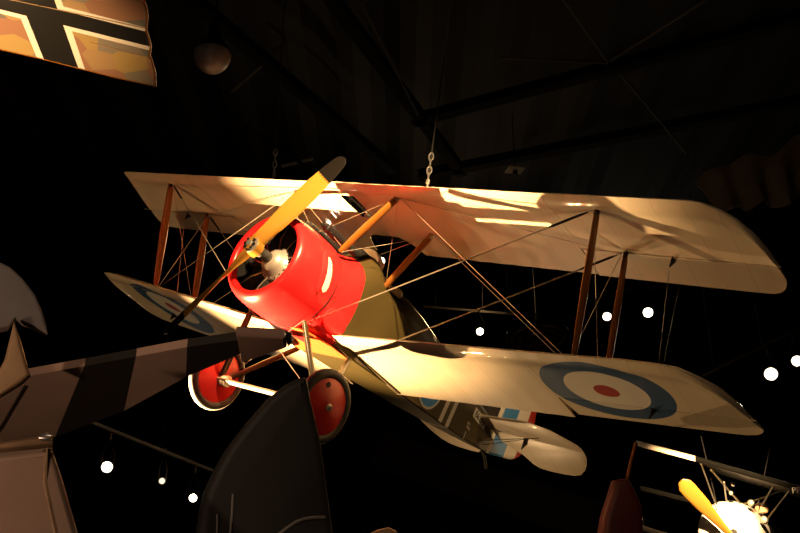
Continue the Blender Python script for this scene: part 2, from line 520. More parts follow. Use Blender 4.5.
# coaming, headrest fairing and guns
g = G()
ring = []
for k in range(25):
    a = 2 * PI * k / 24
    x = -1.80 + .24 * math.cos(a); y = .235 * math.sin(a)
    hw, zb, zm, zt, m = lerp_tab(FS, -x)
    ring.append(V((x, y, zm + (zt - zm) * math.sqrt(max(0, 1 - (y / hw) ** 2)) + .05)))
g.tube(ring, .036, 10); g.make('cockpit_coaming', M['leather'], plane)
G().rings([[V((x, y * w, .60 + z)) for y, z in ((-.21, -.05), (-.20, .10), (-.1, .19), (0, .21), (.1, .19), (.20, .10), (.21, -.05))] for x, w in ((-1.40, 1), (-1.54, .9))]).make('windscreen_fairing', M['cream'], plane)
for s in (1, -1):
    gun = G().lathe([(0, 0), (0, .022), (.05, .03), (.06, .045), (.62, .045), (.66, .04), (.66, .0)], O=(-.52, s * .13, .60), ax=(-1, 0, 0), n=16).make('machine_gun', M['dark_steel'], plane)
    G().box((-1.28, s * .13, .60), (.13, 0, 0), (0, .04, 0), (0, 0, .07)).make('breech', M['dark_steel'], gun, False)
    g = G()
    for k in range(14): g.lathe([(0, .047), (.012, .050), (.016, .047)], O=(-.62 - k * .036, s * .13, .60), ax=(-1, 0, 0), n=14)
    g.make('jacket_fluting', M['dark_steel'], gun)
    G().lathe([(0, 0), (.0, .07), (.012, .07), (.012, 0)], O=(-1.53, s * .2, .52), ax=(0, s, 0), n=18).make('padded_roll', M['leather'], plane)

# ---- tail
def tz(x, y): return lerp_tab([(4.15, .105), (4.78, .035)], -x)[0]
TP = [(-4.38, .02), (-4.33, .35), (-4.27, .70), (-4.25, .86), (-4.35, 1.12), (-4.60, 1.36), (-4.68, 1.395), (-4.77, 1.40), (-4.77, .02)]
EL = [(-4.785, .06), (-4.785, 1.40), (-4.90, 1.395), (-5.05, 1.35), (-5.20, 1.28), (-5.34, 1.17), (-5.41, 1.06), (-5.44, .92), (-5.46, .70), (-5.45, .52), (-5.38, .44), (-5.22, .36), (-5.02, .12)]
def dense(poly, n=5):
    o = []
    for i, a in enumerate(poly):
        b2 = poly[(i + 1) % len(poly)]
        o += [(a[0] + (b2[0] - a[0]) * k / n, a[1] + (b2[1] - a[1]) * k / n) for k in range(n)]
    return o
def flat_tail(poly, zf, t, name, m, parent, droop=0.):
    v = []
    for sg in (1, -1):
        for k, f in ((0, .25), (1, 1)):
            cx = sum(p[0] for p in poly) / len(poly); cy = sum(p[1] for p in poly) / len(poly)
            for x, y in poly:
                if k: x, y = x + (cx - x) * .1, y + (cy - y) * .1
                z = zf(x, y) - max(0, -4.78 - x) * droop
                v.append(V((x, y, z + sg * t * f)))
    n = len(poly); r = [v[i * n:(i + 1) * n] for i in range(4)]
    return G().rings([r[1], r[0], r[2], r[3]]).make(name, m, parent)
flat_tail(TP + [(x, -.9 * y) for x, y in TP[::-1]], tz, .018, 'tailplane', M['linen_t'], plane)
for s in (1, -1):
    flat_tail([(x, s * y * (1 if s > 0 else .9)) for x, y in EL], tz, .014, 'elevator', M['linen_t'], plane, .26)
    G().tube([(-4.60, s * .05, -.18), (-4.62, s * .85, .03)], .0045, 6).make('tail_brace', M['dark_steel'], plane)
    G().tube([(-4.72, s * .04, -.20), (-4.77, s * .62, .03)], .004, 6).make('tail_brace', M['dark_steel'], plane)
    g = G(); g.add([(-4.78, s * .55, .05), (-4.90, s * .55, .00), (-4.80, s * .55, -.12), (-4.78, s * .56, .05), (-4.90, s * .56, .0), (-4.80, s * .56, -.12)], [(0, 1, 2), (5, 4, 3), (0, 3, 4, 1), (1, 4, 5, 2), (2, 5, 3, 0)])
    g.make('control_horn', M['dark_steel'], plane, False)
fin = G().slab([V((x, 0, z)) for x, z in ((-4.15, .26), (-4.35, .44), (-4.60, .58), (-4.86, .66), (-4.86, .10), (-4.5, .16))], (0, 1, 0), .022, .04).make('fin', M['black'], plane)
rud = G().slab([V((x, 0, z)) for x, z in ((-4.88, -.245), (-5.04, -.225), (-5.30, -.165), (-5.50, -.12), (-5.62, -.065), (-5.71, .01), (-5.77, .12), (-5.80, .30), (-5.79, .50), (-5.73, .68), (-5.60, .82), (-5.42, .90), (-5.2, .92), (-5.0, .86), (-4.88, .72))], (0, 1, 0), .022, .05).make('rudder', M['rudder'], plane)
# tail skid
G().tube([(-4.78, 0, -.245), (-4.93, 0, -.31), (-5.03, 0, -.40), (-5.05, 0, -.415)], [.014, .02, .022, .018], 10).make('tail_skid', M['khaki'], plane)

# lettering
def text(body_, size, O, xd, yd, name, m, parent, ext=.002):
    cu = bpy.data.curves.new('t', 'FONT'); cu.body = body_; cu.size = size; cu.extrude = ext; cu.align_x = 'CENTER'; cu.align_y = 'CENTER'
    to = bpy.data.objects.new('t', cu); C.objects.link(to)
    bpy.context.view_layer.update()
    me = bpy.data.meshes.new_from_object(to.evaluated_get(bpy.context.evaluated_depsgraph_get()))
    bpy.data.objects.remove(to)
    xd, yd = V(xd).normalized(), V(yd).normalized(); zd = xd.cross(yd)
    for v in me.vertices: v.co = V(O) + xd * v.co.x + yd * v.co.y + zd * v.co.z
    me.materials.append(m); me.name = name
    o = bpy.data.objects.new(name, me); C.objects.link(o); o.parent = parent
    return o
M['letter_white'] = mat('white_lettering', (.75, .74, .68), .5)
M['letter_black'] = mat('black_lettering', (.02, .02, .02), .5)
def hwx(x): return lerp_tab(FS, -x)[0]
for s in (1, -1):
    xa, xb, za, zb2 = -4.21, -4.57, .115, .015
    ya, yb = s * (hwx(xa) + .002), s * (hwx(xb) + .002)
    dx = V((xb - xa, yb - ya, -.035)).normalized(); up = V((-.02, 0, 1))
    c0 = V(((xa + xb) / 2, (ya + yb) / 2, .04))
    nrm = V((0, s, 0))
    G().box(c0 + nrm * .001, dx * .20, up * .062, nrm * .0015).make('serial_panel', M['letter_white'], fus, False)
    d = dx if s > 0 else -dx
    text('B6299', .125, c0 + nrm * .004, d, up, 'serial_number', M['letter_black'], fus)
    c1 = V((-4.17, s * (hwx(-4.17) + .002), -.115))
    text('LIFT', .045, c1, d, up, 'stencil', M['letter_white'], fus)
    text('HERE', .045, c1 + V((-.02, 0, -.05)), d, up, 'stencil', M['letter_white'], fus)
    G().box(c1 + V((0, -s * .0, -.15)), dx * .008, V((0, 0, .05)), nrm * .002).make('stencil', M['letter_white'], fus, False)
    for j, w in enumerate(('THE SOPWITH', 'AVIATION Co', 'LTD')):
        text(w, .066, V((-4.64, s * .024, .49 - .075 * j)), V((-1, 0, 0)) if s > 0 else V((1, 0, 0)), V((0, 0, 1)), 'maker_lettering', M['letter_white'], fin)

# ---- struts
def up_z(x, y): return zU(x, y) + foil(.2)[0] * CH
for s in (1, -1):
    for cf in (.204, .898):
        ty, by = 2.966, 2.944
        A = (XU - cf, s * ty, zU(XU - cf, ty)); B = (XL - cf, s * by, zL(XL - cf, by) + .05)
        st = G().strut(A, B, (1, 0, 0), .062, .023).make('interplane_strut', M['strut'], plane)
        G().tube([V(A) + V((0, 0, .0)), V(A) + V((-.01, 0, -.05))], .024, 8).make('strut_fitting', M['dark_steel'], st)
    A1, B1 = V((XU - .204, s * .734, zU(XU - .2, .7))), V((-.70, s * .335, .40))
    A2, B2 = V((XU - .898, s * .734, zU(XU - .9, .7))), V((-1.50, s * .335, .41))
    for A, B in ((A1, B1), (A2, B2)):
        st = G().strut(A, B, (1, 0, 0), .048, .026, taper=.85).make('cabane_strut', M['strut'], plane)
        G().tube([A, A + (B - A).normalized() * .045], .026, 8).make('strut_fitting', M['steel'], st)
# ---- rigging
def wire(A, B, r=.005, flat=0.):
    A, B = V(A), V(B)
    if flat: G().strut(A, B, (1, 0, 0), flat, .0045, n=8, taper=1).make('rigging_wire', M['wire'], plane)
    else: G().tube([A, B], r, 6).make('rigging_wire', M['wire'], plane)
for s in (1, -1):
    UF = V((XU - .204, s * 2.93, zU(XU - .2, 2.9) - .01)); UR = V((XU - .898, s * 2.93, zU(XU - .9, 2.9) - .01))
    LF = V((XL - .204, s * 2.9, zL(XL - .2, 2.9) + .05)); LR = V((XL - .898, s * 2.9, zL(XL - .9, 2.9) + .05))
    CF = V((XU - .204, s * .76, zU(XU - .2, .7) - .01)); CR = V((XU - .898, s * .76, zU(XU - .9, .7) - .01))
    RF = V((-.62, s * .40, -.43)); RR_ = V((-1.47, s * .40, -.40))
    wire(RF, UF, flat=.007); wire(RR_, UR, flat=.012 if s > 0 else .007)
    wire(CF, LF, *((.005, .009) if s > 0 else (.0045,))); wire(CR, LR, *((.005, .009) if s > 0 else (.0045,)))
    wire(UF, LR, .004); wire(UR, LF, .004)
    # turnbuckles near the upper ends
    for A, B in ((UF, RF), (UR, RR_)):
        d = (B - A).normalized(); G().tube([A + d * .05, A + d * .12, A + d * .38, A + d * .42], [.006, .012, .012, .006], 8).make('turnbuckle', M['dark_steel'], plane)
    # drag wire from cabane to rear strut top, aileron link wire
    wire(CF, UR + V((0, 0, -.02)), .003)
    wire((HU - .03, s * 3.40, zU(HU, 3.4) - .12), (HL - .03, s * 3.40, zL(HL, 3.4) + .05), .003)
    # cabane bracing
    wire((XU - .204, s * .70, 1.07), (-.70, -s * .31, .47), .004)
    wire((XU - .898, s * .70, 1.04), (-1.45, -s * .30, .55), .004)
    wire((XU - .204, s * .74, 1.07), (-1.50, s * .36, .42), .003)
    wire((XU - .898, s * .74, 1.04), (-.70, s * .36, .40), .003)
    # wing-root seam strip
    G().rings([[V((x, s * (.375 + a), zL(x, .38) + foil((XL - x) / CH)[0] * CH + b2)) for a, b2 in ((-.025, -.012), (.025, -.012), (.02, .0), (-.02, .0))] for x in [XL - .05 - 1.28 * k / 12 for k in range(13)]]).make('root_seam', M['khaki'], plane)

# ---- undercarriage
AX, AZ, WY, WO = -.875, -1.12, .775, .035
for s in (1, -1):
    FA, FB = V((-.60, s * .385, -.42)), V((AX + .02, s * .69 + WO, AZ + .02))
    BA, BB = V((-1.43, s * .365, -.43)), V((AX - .05, s * .69 + WO, AZ + .02))
    G().strut(FA, FB, (1, 0, 0), .040, .024, taper=.9).make('landing_gear_leg', M['khaki'], plane)
    G().strut(BA, BB, (1, 0, 0), .036, .022, taper=.9).make('landing_gear_leg', M['khaki'], plane)
    G().lathe([(-.05, .03), (-.05, .05), (.05, .05), (.05, .03)], O=(AX, s * .68 + WO, AZ), ax=(0, 1, 0), n=16).make('axle_fitting', M['castalloy'], plane)
    # bungee binding
    g = G()
    for k in range(5): g.lathe([(-.006, .055), (0, .062), (.006, .055)], O=(AX, s * (.65 - k * .014) + WO, AZ), ax=(0, 1, 0), n=14)
    g.make('bungee_binding', M['cream'], plane)
    wire((AX - .05, s * .68, AZ + .02), (-.60, -s * .37, -.42), .004)
    # wheel
    w = G().lathe([(-.075, 0), (-.075, .04), (-.06, .09), (-.028, .285), (-.02, .30), (.02, .30), (.028, .285), (.06, .09), (.075, .04), (.075, 0)], O=(AX, s * WY + WO, AZ + (.03 if s < 0 else 0)), ax=(0, 1, 0), n=48).make('wheel', M['red_dark'], plane)
    G().lathe([(.048 * math.sin(a), .305 + .048 * math.cos(a)) for a in [2 * PI * k / 20 for k in range(20)]], O=(AX, s * WY + WO, AZ + (.03 if s < 0 else 0)), ax=(0, 1, 0), n=56, closed=True).make('tyre', M['tyre'], w)
    G().lathe([(-.030, .3435), (-.022, .352), (0, .3555), (.022, .352), (.030, .3435)], O=(AX, s * WY + WO, AZ + (.03 if s < 0 else 0)), ax=(0, 1, 0), n=56, closed=False).make('tread', M['tyre_tread'] if s < 0 else M['tyre'], w)  # port tread coloured dark for its shade, starboard keeps the pale grey
    for e in (1, -1):
        G().lathe([(.07, 0), (.07, .04), (.08, .036), (.088, .022), (.105, .018), (.105, 0)], O=(AX, s * WY + WO, AZ + (.03 if s < 0 else 0)), ax=(0, s * e, 0), n=20).make('hub_cap', M['castalloy'] if e > 0 else M['khaki'], w)
    va = math.radians(62)
    G().lathe([(.044, .0), (.044, .028), (.048, .028), (.048, 0)], O=(AX + .21 * math.cos(va), s * WY + WO, AZ + .21 * math.sin(va)), ax=(0, s, 0), n=18).make('valve_opening', M['black'], w)
G().strut((AX + .035, -.70, AZ), (AX + .035, .70, AZ), (1, 0, 0), .034, .018, taper=1).make('spreader_bar', mat('pale_varnish', (.36, .31, .20), .35), plane)
G().strut((AX - .035, -.70, AZ), (AX - .035, .70, AZ), (1, 0, 0), .034, .018, taper=1).make('spreader_bar', M['khaki'], plane)
G().tube([(AX, -.90, AZ), (AX, .90, AZ)], .022, 12).make('axle', M['steel'], plane)

# ================================================================== HANGING CABLES of the biplane
def hanging_cable(A, B, label, fit=True, r=.008, group=None):
    A, B = V(A), V(B)
    t = thing('hanging_cable', label, 'cable', A, group)
    G().tube([A, B], r, 6).make('cable', M['dark_steel'], t)
    if fit:
        d = (B - A).normalized(); g = G()
        g.tube([A, A + d * .04, A + d * .05, A + d * .09], [.012, .012, .022, .022], 8)
        g.make('end_fitting', M['steel'], t)
        for k in range(4):
            c = A + d * (.12 + .075 * k); e1 = d.cross(V((0, 1, 0))).normalized(); e2 = d.cross(e1)
            e1 = e1 if k % 2 else e2
            lp = [c + d * (.045 * math.cos(a)) + e1 * (.022 * math.sin(a)) for a in [2 * PI * j / 12 for j in range(13)]]
            G().tube(lp, .009, 6).make('shackle', M['steel'], t)
    rebase(t)
    return t
ZC = 10.4
def cable_top(uvA, A, uvB): return onz(uvB[0], uvB[1], ZC)
a1 = pw(-.70, -1.12, 1.19); a2 = pw(-.70, 1.08, 1.19)
def up_to(A, du):
    # rises to the roof steel, leaning slightly
    return V((A.x + du[0], A.y + du[1], ZC))
hanging_cable(a1, up_to(a1, (.04, -.2)), 'steel hanging cable with shackles left of the propeller tip, above the cream wing')
hanging_cable(a2, up_to(a2, (.55, -.2)), 'steel hanging cable with shackles in the middle, above the red-tinted wing centre')

# ================================================================== TOP LEFT: lozenge wing with black cross
def lozenge_mat(hline, vline, hw, vw, bord):
    m, nt, b = new_mat('lozenge_fabric')
    tc, x, y, z = coords(nt)
    vo = nt.nodes.new('ShaderNodeTexVoronoi'); vo.feature = 'F1'; vo.inputs['Scale'].default_value = 4.6; vo.inputs['Randomness'].default_value = .55
    nt.links.new(tc.outputs['Object'], vo.inputs['Vector'])
    sp = nt.nodes.new('ShaderNodeSeparateColor'); nt.links.new(vo.outputs['Color'], sp.inputs[0])
    rp = nt.nodes.new('ShaderNodeValToRGB'); rp.color_ramp.interpolation = 'CONSTANT'
    cols = [(0, (.36, .24, .12)), (.2, (.30, .16, .10)), (.4, (.15, .145, .13)), (.55, (.37, .26, .10)), (.72, (.32, .18, .115)), (.86, (.23, .20, .155))]
    rp.color_ramp.elements[0].color = (*cols[0][1], 1); rp.color_ramp.elements[1].position = cols[1][0]; rp.color_ramp.elements[1].color = (*cols[1][1], 1)
    for p, c in cols[2:]:
        e = rp.color_ramp.elements.new(p); e.color = (*c, 1)
    nt.links.new(sp.outputs[0], rp.inputs[0])
    col = rp.outputs[0]
    fh = ((x * hline[0]) + (y * hline[1]) + hline[2]).abs() if False else ((x * hline[0]) + ((y * hline[1]) + hline[2])).abs()
    fv = ((x * vline[0]) + ((y * vline[1]) + vline[2])).abs()
    col = cmix(fh.lt(hw + bord), col, WHITE); col = cmix(fv.lt(vw + bord), col, WHITE)
    col = cmix(fh.lt(hw), col, (.012, .012, .012)); col = cmix(fv.lt(vw), col, (.012, .012, .012))
    nt.links.new(col, b.inputs['Base Color']); b.inputs['Roughness'].default_value = .35
    return m
ZW = 6.3
c0 = onz(50, 25, ZW)
def lw(u, v): return onz(u, v, ZW) - c0
def line2(p, q):
    a, b2 = lw(*p), lw(*q); d = (b2 - a).normalized(); n = V((-d.y, d.x)); return n, -n.dot(a.xy)
n1, k1 = line2((0, 9), (149, 47)); n1b, k1b = line2((57, 9), (146, 31))
n2, k2 = line2((26, 14), (41, 55)); n2b, k2b = line2((57, 9), (79, 66))
if n1.dot(n1b) < 0: n1b, k1b = -n1b, -k1b
if n2.dot(n2b) < 0: n2b, k2b = -n2b, -k2b
hn, hk, hwid = (n1 + n1b) / 2, (k1 + k1b) / 2, abs(k1 - k1b) / 2
vn, vk, vwid = (n2 + n2b) / 2, (k2 + k2b) / 2, abs(k2 - k2b) / 2
mloz = lozenge_mat((hn.x, hn.y, hk), (vn.x, vn.y, vk), hwid, vwid, .05)
out = [(-80, 31), (0, 50), (40, 59), (75, 68), (115, 78), (156, 87), (155, 72), (152, 62), (149.5, 56), (151, 47), (149, 39), (146, 30), (147.5, 18), (146.5, 8), (143, 0), (139, -25), (60, -45), (-80, -80)]
lwing = thing('lozenge_wing', 'cropped wing tip with a white-edged black cross on patterned lozenge fabric, upper left', 'airplane wing', c0)
g = G()
pts = [lw(*p) for p in out]
cc = sum(pts, V((0, 0, 0))) / len(pts)
g.rings([[cc + (p - cc) * f + V((0, 0, z)) for p in pts] for f, z in ((.97, .0), (1, .015), (1, .03), (.9, .10))])
g.make('wing_panel', mloz, lwing)
# wing-edge binding, carried along the lower edge to paint its lit rim; rib seam
e = [lw(*p) + V((0, 0, .012)) for p in out[0:15]]
G().tube(e, .009, 6).make('binding_and_lit_rim', M['strut'], lwing)
for p, q_ in (((0, -3), (146, 28)), ((90, 42), (150, 58))):
    G().tube([lw(*p) + V((0, 0, -.002)), lw(*q_) + V((0, 0, -.002))], .004, 6).make('seam', M['leather'], lwing)

# ================================================================== LEFT FOREGROUND: tail of a striped airplane
M['stripe_pale'] = mat('pale_fabric', (.62, .42, .32), .5, noise=.08, scale=5)
M['stripe_dark'] = mat('dark_fabric', (.035, .03, .026), .55)
M['grey_fabric'] = mat('grey_fabric', (.36, .33, .33), .55, noise=.06, scale=4)
M['tan_ply'] = mat('tan_plywood', (.62, .40, .22), .5, noise=.12, scale=6)
M['elev'] = mat('brown_fabric', (.38, .23, .175), .5)
ZT = 2.9
tail = thing('striped_tail', 'dim foreground airplane tail with black and pale striped tailplane and grey rudder', 'airplane', onz(30, 420, ZT))
top = [(-60, 393), (28, 376), (84.5, 366), (136, 356.5), (187, 347), (238, 340)]
bot = [(-60, 470), (-8, 449), (55, 437), (124, 411), (186, 377), (240, 354)]
vs, fs, fm = [], [], []
for zz in (0, .035):
    for (a, b2), (c, d) in zip(top, bot):
        vs.append(onz(a, b2, ZT) + V((0, 0, zz))); vs.append(onz(c, d, ZT) + V((0, 0, zz)))
n = len(top)
me_f, mi = [], []
pal = [0, 0, 1, 0, 1]
for k in range(n - 1):
    a = 2 * k
    me_f.append((a, a + 1, a + 3, a + 2)); mi.append(pal[k])
    a2 = a + 2 * n
    me_f.append((a2 + 2, a2 + 3, a2 + 1, a2)); mi.append(pal[k])
    me_f.append((a, a + 2, a2 + 2, a2)); mi.append(pal[k])
    me_f.append((a + 1, a2 + 1, a2 + 3, a + 3)); mi.append(pal[k])
a = 2 * (n - 1); me_f.append((a, a + 1, a + 1 + 2 * n, a + 2 * n)); mi.append(1)
me_f.append((0, 2 * n, 2 * n + 1, 1)); mi.append(0)
me = bpy.data.meshes.new('tailplane'); me.from_pydata([tuple(v) for v in vs], [], me_f); me.update()
for mm in (M['stripe_pale'], M['stripe_dark']): me.materials.append(mm)
for p, k in zip(me.polygons, mi): p.material_index = k
o = bpy.data.objects.new('tailplane', me); C.objects.link(o); o.parent = tail
G().slab([onz(u, v, ZT + .02) for u, v in ((236, 331), (284, 334), (287, 343), (265, 351), (242, 358))], (0, 0, 1), .022, .01).make('elevator_balance', M['elev'], tail)
G().slab([onz(u, v, ZT + .02) for u, v in ((285.5, 334.5), (291, 336), (293, 340), (288, 343))], (0, 0, 1), .016, .004).make('balance_tip', M['stripe_dark'], tail)
# hinge seam
G().tube([onz(25, 386, ZT - .004), onz(-10, 446, ZT - .004)], .006, 6).make('hinge_seam', M['stripe_dark'], tail)
PR, NR = at(20, 320, 4.0), V((.45, -.89, 0))
G().slab([on(u, v, PR, NR) for u, v in ((-70, 262), (-20, 259), (0, 264), (10, 269), (22, 280), (35, 297), (42.5, 315), (46, 327), (47, 335), (15, 321), (8, 330), (-70, 345))], NR, .03, .015).make('rudder', M['grey_fabric'], tail)
PF, NF = at(15, 360, 3.9), V((.25, -.95, -.1))
G().slab([on(u, v, PF, NF) for u, v in ((14.5, 322), (22, 345), (30.5, 376), (22, 384), (-20, 410), (5, 360))], NF, .03, .02).make('fin', M['tan_ply'], tail)
PB, NB = at(30, 480, 3.3), V((.35, -.85, -.4))
G().slab([on(u, v, PB, NB) for u, v in ((-80, 462), (0, 454), (52, 449), (64, 485), (78, 534), (100, 620), (-80, 620))], NB, .05, .02).make('fuselage', M['stripe_pale'], tail)
G().slab([on(u, v, PB - NB.normalized() * .08, NB) for u, v in ((-80, 445), (0, 443), (44, 436), (53, 440), (53, 449), (0, 456), (-80, 465))], NB, .02, .005).make('spar_box', M['leather'], tail)
G().tube([on(51, 452, PB, NB) + V((.01, -.055, 0)), on(50, 485, PB, NB) + V((0, -.055, 0)), on(66, 560, PB, NB) + V((0, -.055, 0))], .008, 6).make('longeron', M['leather'], tail)
G().lathe([(-.02, .012), (0, .016), (.02, .012)], O=on(51, 441, PB, NB) + V((0, -.05, 0)), ax=(1, 0, 0), n=12).make('hinge_bolt', M['steel'], tail)
rebase(tail)

# ---- black fin in the foreground
PD, ND = at(270, 460, 5.0), V((.35, -.93, 0))
dfin = thing('dark_tail_fin', 'tall black tail fin with thin white strokes standing in front of the wheels', 'airplane fin', on(265, 640, PD, ND))
shape = [(303, 379), (306, 383), (309, 400), (319, 443), (329, 515), (334, 560), (340, 640), (190, 640), (196, 533), (200, 508), (204, 492), (214, 470), (226, 449), (246, 423), (266, 400), (284, 386), (296, 380)]
G().slab([on(u, v, PD, ND) for u, v in shape], ND, .06, .05, .3).make('fin_panel', M['blackwing'], dfin)
fn = ND.normalized() * .062
def stroke(uv, r=.009): return G().tube([on(u, v, PD + fn, ND) for u, v in uv], r, 6)
M['stroke'] = mat('white_stroke_paint', (.30, .28, .26), .6)
stroke([(278, 535), (287, 528), (296, 522), (304, 519), (314, 517.5), (325, 517.5)]).make('painted_stroke', M['stroke'], dfin)
stroke([(233, 494), (232, 514), (230, 536)], .006).make('painted_stroke', M['stroke'], dfin)
stroke([(217.5, 514), (217, 536)], .005).make('painted_stroke', M['stroke'], dfin)
rebase(dfin)

# ================================================================== BOTTOM RIGHT: airplane with white cowling
M['white_cowl'] = mat('white_enamel', (.80, .78, .74), .3)
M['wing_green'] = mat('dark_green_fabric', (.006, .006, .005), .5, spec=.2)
fp = at(728, 532, 14.0)
wp = thing('rotary_fighter', 'distant dark airplane with round white cowling and orange wooden propeller, lower right', 'airplane', fp)
fdir = (CAM - fp); fdir.z = 0; fdir = fdir.normalized(); fdir = (fdir + V((-.25, 0, -.1))).normalized()
rt = V((0, 0, 1)).cross(fdir).normalized(); upv = fdir.cross(rt)
cw = G().lathe([(-.75, .44), (-.3, .455), (-.06, .44), (.03, .40), (.08, .30), (.10, .16), (.10, 0)], O=fp, ax=fdir, n=48).make('cowling', M['white_cowl'], wp)
G().lathe([(.095, 0), (.095, .05), (.11, .05), (.11, 0)], O=fp + rt * .10 - upv * .02, ax=fdir, n=20).make('cowling_hole', M['black'], wp)
M['orange'] = mat('orange_enamel', (.75, .16, .06), .4)
G().lathe([(.0, 0), (.0, .10), (.012, .09), (.016, 0)], O=fp - rt * .30 - upv * .20 + fdir * .055, ax=(fdir - rt * .55 - upv * .35), n=24).make('cowling_patch', M['orange'], wp)
pd = (at(681, 481, 13.6) - at(735, 540, 13.6)).normalized()
pr0 = at(735, 540, 13.6); L1 = (at(681, 481, 13.6) - pr0).length
g = G()
for sg in (1, -1):
    rs = []
    pn = pd.cross(fdir).normalized()
    for k in range(15):
        f = k / 14; w_ = lerp_tab([(0, .05), (.2, .07), (.6, .125), (.9, .125), (.97, .10), (1, .05)], f)[0]; tw = .8 - .55 * f
        cdir_ = (pn * math.cos(tw) + fdir * math.sin(tw)); cn = cdir_.cross(pd)
        rs.append([pr0 + pd * (sg * L1 * f) + cdir_ * (math.cos(a) * w_) + cn * (math.sin(a) * .025) for a in [2 * PI * j / 12 for j in range(12)]])
    g.rings(rs)
wprop = g.make('propeller', M['prop'], wp)
G().lathe([(0, 0), (0, .075), (.05, .07), (.07, 0)], O=pr0, ax=fdir, n=24).make('propeller_hub', M['dark_steel'], wprop)
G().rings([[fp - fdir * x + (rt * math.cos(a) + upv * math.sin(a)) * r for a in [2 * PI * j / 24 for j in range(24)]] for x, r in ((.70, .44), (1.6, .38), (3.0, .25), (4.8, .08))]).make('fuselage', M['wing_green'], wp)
def far_wing(A, B, chord, m, t=.05, ext=(0, 0)):
    A, B = V(A), V(B); d = (B - A)
    A2, B2 = A - d * ext[0], B + d * ext[1]
    back = V((-fdir.x, -fdir.y, -fdir.z * .2)).normalized(); rs = []
    for k in range(9):
        p = A2.lerp(B2, k / 8)
        prof_ = [(0, 0), (.03, t * .7), (.12, t), (.4, t * .9), (1, .005), (1, -.005), (.4, -.01), (.1, -.025), (.03, -.03)]
        rs.append([p + back * (c * chord) + V((0, 0, z)) for c, z in prof_])
    return rs
wa, wb, wc_ = at(636, 443.5, 13.8), at(695, 459, 13.5), at(800, 489, 12.9)
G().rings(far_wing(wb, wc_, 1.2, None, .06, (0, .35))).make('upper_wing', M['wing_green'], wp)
G().rings(far_wing(wa, wb, .3, None, .05)).make('lit_leading_edge', M['cream'], wp)  # lit stretch of the dark wing's leading edge, put in as cream colour
la, lb = at(640, 488, 14.9), at(688, 500, 14.8)
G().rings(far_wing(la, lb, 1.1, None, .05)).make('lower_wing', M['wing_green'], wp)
for u0, v0, u1_, v1_ in ((701, 464, 716, 505), (711, 470, 748, 512), (724, 482, 727, 505), (775, 483, 758, 512), (790, 490, 765, 522), (800, 484, 738, 506)):
    G().tube([at(u0, v0, 13.5), at(u1_, v1_, 14.3)], .014, 8).make('strut', M['khaki'], wp)
for u, v, r in ((733, 484, .035), (731, 493, .03), (751, 503, .05), (764, 520, .06)):
    G().lathe([(-r, 0), (-r * .6, r * .8), (0, r), (r * .6, r * .8), (r, 0)], O=at(u, v, 13.8), ax=fdir, n=16).make('wing_fitting', M['castalloy'], wp)
G().lathe([(-.09, 0), (-.07, .07), (0, .10), (.07, .075), (.09, 0)], O=at(762, 508, 14.2), ax=(0, 0, 1), n=20).make('leather_headrest', M['tan_ply'], wp)
text('PR', .11, at(797, 490.5, 12.85) + fdir * .03, rt, upv, 'lettering', M['letter_white'], wp)
rebase(wp)

# ---- dark red fin, lower middle right
pr1 = at(620, 520, 9.0)
rf = thing('red_tail_fin', 'dark red rounded tail fin with a thin upright strut, bottom right of centre', 'airplane fin', at(620, 640, 9.0))
NRF = V((.15, -1, .0))
G().slab([on(u, v, pr1, NRF) for u, v in ((612, 481), (620, 479), (627, 479.5), (634, 492), (640, 505), (641.5, 518), (642, 533), (644, 640), (592, 640), (598, 533), (601, 515), (606, 500))], NRF, .09, .08, .12).make('fin_panel', mat('dark_red_fabric', (.10, .010, .007), .5, noise=.15, scale=5), rf)
G().tube([on(627, 482, pr1, NRF), on(631, 462, pr1, NRF), on(636, 443, pr1, NRF)], .018, 8).make('strut', M['strut'], rf)
G().tube([on(640, 527, pr1, NRF), on(656, 532.5, pr1, NRF), on(690, 541, pr1, NRF)], .024, 8).make('brace_tube', M['cream'], rf)
rebase(rf)
# ---- tan wing tip just peeking in at the bottom
pt = at(385, 540, 8.0)
tag(G().slab([at(u, v, 8.0) for u, v in ((366, 536), (377, 530.5), (389, 528), (397, 532), (402, 545), (360, 548))], (0, -1, .3), .03, .02).make('wing_tip', M['tan_ply'], None), 'tan wing tip just peeking over the bottom edge of the photo', 'airplane wing')

# ================================================================== THE HALL
M['floor'] = mat('dark_floor', (.03, .027, .024), .6, noise=.2, scale=2)
M['wall'] = mat('dark_wall_paint', (.014, .0125, .011), .8, noise=.15, scale=1)
M['ceil'] = mat('dark_ceiling_deck', (.003, .0028, .0025), .8)
M['truss'] = mat('dark_truss_paint', (.004, .0036, .0032), .8, spec=.1)
def quad_box(name, lo, hi, m):
    lo, hi = V(lo), V(hi); c = (lo + hi) / 2; h = (hi - lo) / 2
    return structure(G().box(c, (h.x, 0, 0), (0, h.y, 0), (0, 0, h.z)).make(name, m, None, False))
quad_box('floor', (-20, -8, -.2), (22, 34, 0), M['floor'])
quad_box('wall_back', (-20, 33.8, 0), (22, 34, 11.3), M['wall'])
quad_box('wall_left', (-20, -8, 0), (-19.8, 34, 11.3), M['wall'])
quad_box('wall_right', (21.8, -8, 0), (22, 34, 11.3), M['wall'])
# corrugated roof deck
rs = []
g = G()
n = 168
ed = []
for k in range(n + 1):
    x = -20 + 42 * k / n
    ed.append((x, 11.0 + (.07 if (k // 2) % 2 else 0)))
g.rings([[V((x, y, z)) for x, z in ed] + [V((22, y, 11.3)), V((-20, y, 11.3))] for y in (-8, 34)])
structure(g.make('ceiling', M['ceil'], None, False))

